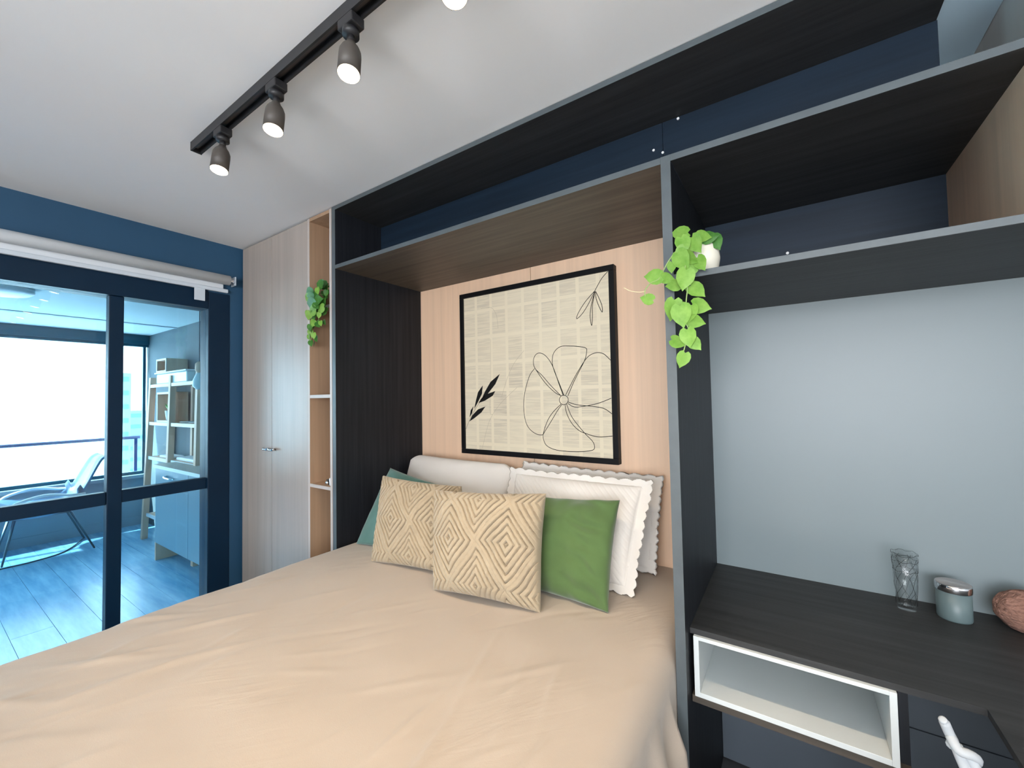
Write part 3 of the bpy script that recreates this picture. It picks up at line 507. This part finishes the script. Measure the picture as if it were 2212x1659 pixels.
# the sheet: flat top, rounded edges, hanging sides with folds
XL, XR, ZT, RR = -1.925, -.298, .713, .075
def prof_x(s):      # s: arc length measured from the left hem
    hang = .42; arc = RR*PI/2; flat = (XR-XL)-2*RR
    if s < hang: return XL, ZT-RR-(hang-s), -1, (hang-s)/hang
    s -= hang
    if s < arc: a = s/RR; return XL+RR-RR*math.cos(a), ZT-RR+RR*math.sin(a), -1+s/arc, 0
    s -= arc
    if s < flat: return XL+RR+s, ZT, 0, 0
    s -= flat
    if s < arc: a = s/RR; return XR-RR+RR*math.sin(a), ZT-RR+RR*math.cos(a), s/arc, 0
    s -= arc
    return XR, ZT-RR-s, 1, s/hang
tot = 2*.42+RR*PI+(XR-XL)-2*RR
NU, NV = 330, 250; bm = bmesh.new(); rows = []
rs = random.Random(11)
wr = []
for k in range(90):
    wr.append((rs.uniform(-1.9, -.3), rs.uniform(-.1, 1.35), rs.gauss(1.1, .28), rs.uniform(.05, .16), rs.uniform(.007, .014), rs.uniform(.0010, .0028)*rs.choice((1, 1, -1))))
for k in range(16):     # stronger creases near the window side of the foot
    wr.append((rs.uniform(-1.9, -1.35), rs.uniform(-.05, .6), rs.gauss(1.0, .2), rs.uniform(.10, .22), rs.uniform(.010, .022), rs.uniform(.003, .006)))
for k in range(10):
    wr.append((rs.uniform(-.75, -.38), rs.uniform(.55, 1.1), rs.gauss(1.45, .25), rs.uniform(.08, .22), rs.uniform(.008, .018), rs.uniform(.003, .006)))
wr = [(a, b_, math.cos(an), math.sin(an), L_, W_, h_) for a, b_, an, L_, W_, h_ in wr]
for j in range(NV):
    fy = j/(NV-1); Y = -.14+fy*(1.842+.14); row = []
    near = [q for q in wr if abs(q[1]-Y) < 3*q[4]]
    for i in range(NU):
        x, z, e, h = prof_x(tot*i/(NU-1)); y = Y
        n1 = noise.noise((x*2.2, y*2.2, 0)); wz = .006*n1+.0035*noise.noise((x*7+y*3, y*5-x*4, 2))
        for a, b_, ca, sa, L_, W_, h_ in near:
            dx, dy = x-a, y-b_; u = (dx*ca+dy*sa)/L_; v = (-dx*sa+dy*ca)/W_
            q = u*u*1.5+v*v
            if q < 7: wz += h_*math.exp(-q)
        flatw = 1-abs(e) if h == 0 else 0
        if y < .02: z -= (.02-y)**2*3.0*(1 if h == 0 else .2)
        fold = math.sin(y*44+2.6*noise.noise((y*3, z*1.6, 5)))*.017+.018*noise.noise((y*9, z*2, 8))
        if h > 0:
            lim = 1 if y < 1.18 else .0
            out = (.012+fold+.045*h*(1-.3*h))*min(1, h*3)*lim
            x += out*(1 if e > 0 else -1)*(1 if e > 0 else .9)
            x = min(x, -.298) if y >= 1.18 else x
            if e < 0: x = max(x, -1.921) if y >= 1.18 else x
            z += wz*(1-h)
        else:
            z += wz*(.35+.65*flatw)
            if y > 1.6: z -= .012*((y-1.6)/.24)**2
        row.append(bm.verts.new((x, y, max(z, .2))))
    rows.append(row)
for j in range(NV-1):
    for i in range(NU-1): bm.faces.new((rows[j][i], rows[j][i+1], rows[j+1][i+1], rows[j+1][i]))
tag(obj('bed_sheet', bm, 'sheet', None, True), 'cream cotton sheet spread over the whole bed, lightly creased', 'bedding')
# ------------------------------------------------------------------ pillows
def pillow(name, label, group, c, T, m, n=70, hfun=None, pinch=.05, power=.42, flange=0, scallop=0, seed=1, asym=.5, wrk=.004, corner=0):
    bl, br_, tr, tl = [Vector(q) for q in c]; nrm = (br_-bl).cross(tl-bl).normalized(); bm = bmesh.new()
    W_ = (br_-bl).length; Hh = (tl-bl).length; grid = {}
    ex = (br_-bl).normalized(); ey = (tl-bl).normalized()
    for side in (1, -1):
        for j in range(n+1):
            for i in range(n+1):
                u = 2*i/n-1; v = 2*j/n-1
                # sides bow inward between the corners
                uu = u*(1-pinch*(1-v*v)*abs(u)**2); vv = v*(1-pinch*(1-u*u)*abs(v)**2)
                if corner:
                    q = max(0, abs(u)+abs(v)-(2-corner)); uu -= math.copysign(q*.5, u); vv -= math.copysign(q*.5, v)
                p = bl*(1-uu)*(1-vv)/4+br_*(1+uu)*(1-vv)/4+tr*(1+uu)*(1+vv)/4+tl*(1-uu)*(1+vv)/4
                iu = min(1, abs(u)/(1-flange)) if flange else abs(u); iv = min(1, abs(v)/(1-flange)) if flange else abs(v)
                q = max(0, (1-iu**2.2)*(1-iv**2.2))**power; d = T*q*(asym if side < 0 else 1-asym)
                edge = i in (0, n) or j in (0, n)
                if edge and side < 0: continue
                wv = noise.noise((u*1.7+seed, v*1.7, seed))*.010*q + noise.noise((u*4+seed, v*4, seed+3))*wrk*min(1, q*2+.2)
                if side > 0 and hfun: d += hfun(u*W_/2, v*Hh/2, u, v)*min(1, q*3+.15)
                if scallop and max(abs(u), abs(v)) > 1-flange:
                    w1 = (max(abs(u), abs(v))-(1-flange))/flange
                    s_ = math.sin((v if abs(u) > abs(v) else u)*PI*scallop+seed); out = s_*.0085*w1
                    p = p+(ex*math.copysign(out, u) if abs(u) > abs(v) else ey*math.copysign(out, v))
                    wv += .006*w1*math.sin((u*7+v*9+seed))
                grid[side, i, j] = bm.verts.new(p+nrm*(d*side+wv))
    G = lambda s, i, j: grid.get((s, i, j)) or grid[1, i, j]
    for j in range(n):
        for i in range(n):
            bm.faces.new((G(1, i, j), G(1, i+1, j), G(1, i+1, j+1), G(1, i, j+1)))
            bm.faces.new((G(-1, i, j+1), G(-1, i+1, j+1), G(-1, i+1, j), G(-1, i, j)))
    o = obj(name, bm, m, None, True); return tag(o, label, 'pillow', group)
def diamonds(x, y, u, v):
    x += .012*noise.noise((x*9, y*9, 3)); y += .012*noise.noise((x*9, y*9, 7))
    cx, cy = .225, .30; a = x/cx+y/cy; b_ = x/cx-y/cy
    fa = abs((a % 1)-.5)*2; fb = abs((b_ % 1)-.5)*2; dd = max(fa, fb)
    ln = (dd-.06)*5.2; f = abs((ln % 1)-.5)*2      # 1 at a groove, 0 on a band
    k = .65+.9*abs(noise.noise((x*14, y*14, 1)))
    g = max(0, (f-.55)/.45)
    return .007-.024*k*g*g+.0025*noise.noise((x*60, y*60, 4))
def quilt(x, y, u, v):
    return -.0022*max(0, math.sin((x+y)*250))**4
pillow('cream_cushion', 'cream tufted diamond cushion tucked behind the other cream one', 'cream diamond cushions', ((-1.585, 1.200, .712), (-1.11, 1.285, .712), (-1.245, 1.43, 1.040), (-1.680, 1.345, 1.064)), .13, 'cream_tuft', 210, diamonds, seed=2, wrk=.004)
pillow('cream_cushion', 'cream tufted diamond cushion foremost in the middle of the bed', 'cream diamond cushions', ((-1.148, 1.150, .712), (-.718, 1.215, .712), (-.760, 1.345, 1.080), (-1.270, 1.285, 1.050)), .16, 'cream_tuft', 210, diamonds, seed=5, wrk=.004)
def satin(x, y, u, v):
    return .0065*math.exp(-((u-.6)/.3)**2)*math.sin((v*5+u*2.2)*3.2+2*noise.noise((u*3, v*3, 1)))+.005*math.exp(-((v+.85)/.2)**2)*math.sin(u*14)
pillow('green_cushion', 'leaf-green cushion leaning on the white pillows beside the divider', None, ((-.965, 1.335, .715), (-.525, 1.330, .715), (-.528, 1.478, 1.055), (-1.0, 1.50, 1.02)), .13, 'green_fabric', 90, satin, seed=8, wrk=.006)
pillow('teal_cushion', 'teal-green cushion mostly hidden beside the charcoal side panel', None, ((-1.845, 1.305, .712), (-1.43, 1.36, .712), (-1.36, 1.52, 1.0), (-1.815, 1.50, 1.068)), .11, 'teal_fabric', 60, seed=9)
pillow('white_pillow', 'plain white pillow against the oak panel near the charcoal side panel', 'white pillows', ((-1.89, 1.60, .722), (-1.17, 1.60, .722), (-1.135, 1.74, 1.100), (-1.905, 1.74, 1.110)), .15, 'white_fabric', 70, None, pinch=.03, seed=12, corner=.22, wrk=.005)
pillow('white_pillow', 'white scalloped pillow behind the quilted one, touching the oak panel', 'white pillows', ((-1.13, 1.70, .722), (-.470, 1.70, .722), (-.452, 1.785, 1.092), (-1.14, 1.79, 1.105)), .05, 'white_fabric', 70, None, pinch=.02, flange=.10, scallop=6, seed=14)
pillow('white_pillow', 'white quilted pillow with scalloped edge in front of another white one', 'white pillows', ((-1.10, 1.515, .718), (-.490, 1.475, .722), (-.452, 1.635, 1.100), (-1.14, 1.67, 1.092)), .12, 'white_fabric', 190, quilt, pinch=.02, flange=.11, scallop=6, seed=17)
# ------------------------------------------------------------------ ceiling track and spotlights
TY = .635
t = thing('ceiling_track', 'long black lighting track screwed to the ceiling', 'light track', (-.7, TY, H))
bm = bmesh.new(); box(bm, -1.89, .62, TY-.018, TY-.0125, H-.034, H-.001); box(bm, -1.89, .62, TY+.0125, TY+.018, H-.034, H-.001); box(bm, -1.89, .62, TY-.0125, TY+.0125, H-.012, H-.001)
obj('rail', bm, 'black_metal', t)
bx('rail_slot', -1.885, .615, TY-.004, TY+.004, H-.020, H-.012, 'lamp_body', t)
bx('end_cap', -1.893, -1.889, TY-.0185, TY+.0185, H-.035, H-.001, 'black_metal', t); bx('end_cap', .619, .623, TY-.0185, TY+.0185, H-.035, H-.001, 'black_metal', t)
lens = mat('warm_lamp_lens', (1, .85, .6), .4, emit=22, ecol=(1, .80, .50))
M['lens'] = lens
def spot(x, label, tilt=(0, 0)):
    t = thing('track_spotlight', label, 'spotlight', (x, TY, H-.035), 'spotlights on the ceiling track')
    o1 = bx('adapter', x-.030, x+.030, TY-.0195, TY+.0195, H-.062, H-.0355, 'black_metal', t, .003)
    obj('collar', lathe(bmesh.new(), [(.021, -.078), (.021, -.0625)], (x, TY, H), 18), 'black_metal', t, True)
    obj('swivel', lathe(bmesh.new(), [(.010, -.100), (.010, -.0785)], (x, TY, H), 12), 'black_metal', t, True)
    R_ = Matrix.Rotation(tilt[0], 4, 'X') @ Matrix.Rotation(tilt[1], 4, 'Y'); piv = Vector((x, TY, H-.095))
    bm = lathe(bmesh.new(), [(.0245, -.098), (.0275, -.100), (.0275, -.045), (.0265, -.032), (.022, -.020), (.014, -.008), (.011, 0)], (0, 0, 0), 28, cap_bottom=False)
    bm.transform(Matrix.Translation(piv) @ R_); h = obj('housing', bm, 'lamp_body', t, True)
    bm = lathe(bmesh.new(), [(.0001, -.1025), (.018, -.1020), (.0262, -.1002)], (0, 0, 0), 28, cap_bottom=False, cap_top=False); bmesh.ops.reverse_faces(bm, faces=bm.faces)
    bm.transform(Matrix.Translation(piv) @ R_); obj('lens', bm, 'lens', t, True)
    l = bpy.data.lights.new('spotlight_beam', 'SPOT'); l.energy = 18; l.color = (1, .78, .54); l.spot_size = math.radians(128); l.spot_blend = .7; l.shadow_soft_size = .022
    lo = bpy.data.objects.new('spotlight_beam', l); C.objects.link(lo); lo.matrix_world = Matrix.Translation(piv+(R_ @ Vector((0, 0, -.104)))) @ R_
tl = (math.radians(-9), math.radians(-7))
for x, lab in ((-1.655, 'dark track spotlight nearest the end of the track by the balcony door'), (-1.280, 'dark track spotlight second from the balcony end of the track'), (-.905, 'large-looking lit track spotlight third from the balcony end'), (-.552, 'glowing spotlight cut off by the top edge of the photo'), (-.18, 'track spotlight overhead, beyond the glowing one'), (.20, 'last track spotlight above the desk')):
    spot(x, lab, tl)
# ------------------------------------------------------------------ trailing plants
def leafmesh(c, d, L_, rnd, face):
    d = Vector(d).normalized(); n = Vector(face)+Vector((rnd.uniform(-.45, .45), 0, rnd.uniform(-.45, .35))); n = (n-d*n.dot(d)).normalized(); s = d.cross(n).normalized(); c = Vector(c)
    out = [(-.5, 0), (-.56, .16), (-.46, .34), (-.24, .44), (.02, .42), (.26, .27), (.44, .09), (.56, 0)]
    bm = bmesh.new(); fold = rnd.uniform(.05, .22); curl = rnd.uniform(.04, .14)
    P_ = lambda a, b_, sg: c+d*(a*L_)+s*(b_*L_*sg*.95)+n*(-abs(b_)*L_*fold*-1-curl*L_*max(0, a)**2*2)
    mid = [bm.verts.new(P_(a, 0, 1)) for a in (-.42, -.15, .15, .56)]
    for sg in (1, -1):
        o = [bm.verts.new(P_(a, b_, sg)) for a, b_ in out[1:-1]]
        fs = [(mid[0], o[0], o[1]), (mid[0], o[1], o[2], mid[1]), (mid[1], o[2], o[3]), (mid[1], o[3], mid[2]), (mid[2], o[3], o[4]), (mid[2], o[4], o[5], mid[3])]
        for f_ in fs: bm.faces.new(f_ if sg > 0 else f_[::-1])
    return bm
t = thing('trailing_plant', 'bright green trailing vine in a cream pot on the shelf by the divider', 'plant', (-.19, 1.31, 1.783))
obj('pot', lathe(bmesh.new(), [(.028, 0), (.038, .010), (.044, .045), (.040, .080), (.035, .092), (.031, .090), (.033, .075)], (-.197, 1.315, 1.7832), 24), 'pot', t, True)
obj('soil', lathe(bmesh.new(), [(.0325, .070), (.033, .076)], (-.197, 1.315, 1.7832), 16), 'black_metal', t)
rnd = random.Random(4)
for k, (x, y, z, a, b_, c_, L_) in enumerate(VINE_R): obj('leaf', leafmesh((x, y, z), (a, b_, c_), L_, rnd, (.15, -1, -.25)), 'leaf_dark' if k in (21, 20) else 'leaf', t, True)
for k, s_ in enumerate(STEM_R):
    bm = bmesh.new(); tube(bm, smooth_pts(s_, 4), .0016 if k != 2 else .0013, 6); obj('tendril' if k == 2 else 'stem', bm, 'tendril' if k == 2 else 'stem', t, True)
t = thing('trailing_plant', 'dense green vine spilling from the top shelf of the oak column', 'plant', (-2.0, 1.36, 1.963))
obj('pot', lathe(bmesh.new(), [(.030, 0), (.042, .060), (.046, .095), (.040, .095), (.037, .080)], (-2.035, 1.385, 1.9622), 20), 'pot', t, True)
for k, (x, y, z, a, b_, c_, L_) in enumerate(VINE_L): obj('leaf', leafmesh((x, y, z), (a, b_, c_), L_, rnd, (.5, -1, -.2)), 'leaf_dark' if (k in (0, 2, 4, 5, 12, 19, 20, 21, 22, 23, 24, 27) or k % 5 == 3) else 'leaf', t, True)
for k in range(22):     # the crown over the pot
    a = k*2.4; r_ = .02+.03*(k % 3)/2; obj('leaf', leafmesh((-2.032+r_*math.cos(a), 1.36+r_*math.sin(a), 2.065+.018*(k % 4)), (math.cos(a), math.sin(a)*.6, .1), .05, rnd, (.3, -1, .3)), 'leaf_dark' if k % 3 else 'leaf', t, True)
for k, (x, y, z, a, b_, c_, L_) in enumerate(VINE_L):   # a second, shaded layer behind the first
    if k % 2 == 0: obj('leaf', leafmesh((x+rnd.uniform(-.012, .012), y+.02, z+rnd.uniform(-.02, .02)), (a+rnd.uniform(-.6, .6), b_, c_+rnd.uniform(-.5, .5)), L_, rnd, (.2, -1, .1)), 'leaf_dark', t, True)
for s_ in STEM_L:
    bm = bmesh.new(); tube(bm, smooth_pts(s_, 4), .0016, 6); obj('stem', bm, 'stem', t, True)
# ------------------------------------------------------------------ things on the desk
DZ = .7532
t = thing('glass_vase', 'clear tapered glass vase with thin black line pattern on the desk', 'vase', (.281, 1.77, DZ))
bm = bmesh.new(); tube_r = [(.0225, 0), (.0235, .01), (.0285, .09), (.0315, .175), (.0297, .175), (.0265, .09), (.0215, .014)]
lathe(bm, tube_r, (.281, 1.775, DZ), 26); obj('glass', bm, 'clear_glass', t, True)
bm = bmesh.new(); rv = random.Random(9)
def vp(a, z):
    r_ = .0237+(.0319-.0237)*min(1, z/.175)+.0004; return (.281+r_*math.cos(a), 1.775+r_*math.sin(a), DZ+z)
for k in range(6):
    a0 = 2*PI*k/6
    for sg in (1, -1):
        pts = [vp(a0+sg*(j*.26)+.12*math.sin(j*1.3+k), .012+j*.0165) for j in range(10)]; tube(bm, pts, .0004, 4)
for z in (.172, .15, .12): tube(bm, [vp(2*PI*j/24, z+.003*math.sin(j*1.7+z*90)) for j in range(25)], .00045, 4)
obj('line_pattern', bm, 'ink', t)
t = thing('canister', 'grey-green round canister with a shiny metal lid on the desk', 'canister', (.388, 1.775, DZ))
obj('body', lathe(bmesh.new(), [(.037, 0), (.0385, .004), (.0385, .082)], (.386, 1.775, DZ), 36), 'canister', t, True)
obj('lid', lathe(bmesh.new(), [(.0395, .0822), (.0405, .084), (.0405, .101), (.0395, .103)], (.386, 1.775, DZ), 36), 'chrome', t, True)
obj('lid_top', lathe(bmesh.new(), [(.039, .1031), (.0385, .104)], (.386, 1.775, DZ), 36), 'chrome_soft', t, True)
bm = bmesh.new(); bmesh.ops.create_uvsphere(bm, u_segments=48, v_segments=32, radius=1)
for v in bm.verts:
    p = v.co.copy(); k = 1+.06*noise.noise(p*2.5)+.035*abs(noise.noise((p.x*9, p.y*9, p.z*4)))
    v.co = Vector((p.x*.066*k+.532, p.y*.045*k+1.775, (p.z*.058*k)+DZ+.056))
    if v.co.z < DZ+.001: v.co.z = DZ+.001
o = tag(obj('rough_ball', bm, 'rough_pink', None, True), 'rough pinkish-brown rounded object at the far end of the desk', 'decoration')
# ------------------------------------------------------------------ white chair with knotted cord
t = thing('white_chair', 'white chair with a knotted white cord back standing below the desk', 'chair', (.20, .85, 0))
bx('seat', .02, .30, .60, .98, .43, .455, 'white_lam', t, .008)
for x in (.04, .28):
    for y_ in (.62, .96): bx('leg', x-.014, x+.014, y_-.014, y_+.014, 0, .43, 'white_lam', t)
K = lambda *q: smooth_pts(q, 6)
bm = bmesh.new(); tube(bm, K((.197, 1.005, .874), (.200, 1.008, .868), (.206, 1.012, .850), (.211, 1.015, .838)), [.0035]+[.006]*5+[.0075]*13, 12); obj('cord_end', bm, 'white_cord', t, True)
bm = bmesh.new(); tube(bm, K((.207, 1.010, .846), (.213, .998, .835), (.226, 1.0, .832), (.236, 1.008, .824), (.236, 1.018, .812), (.226, 1.024, .812), (.214, 1.022, .824), (.208, 1.012, .832)), .0075, 10); obj('knot', bm, 'white_cord', t, True)
bm = bmesh.new(); tube(bm, K((.212, 1.006, .838), (.217, 1.004, .820), (.224, 1.0, .795), (.232, .99, .74), (.235, .975, .60), (.22, .965, .455)), .0085, 12); obj('cord_strand', bm, 'white_cord', t, True)
bm = bmesh.new(); tube(bm, K((.222, 1.004, .832), (.232, 1.002, .815), (.245, 1.0, .792), (.262, .995, .74), (.275, .98, .60), (.27, .965, .455)), .0075, 12); obj('cord_strand', bm, 'white_cord', t, True)
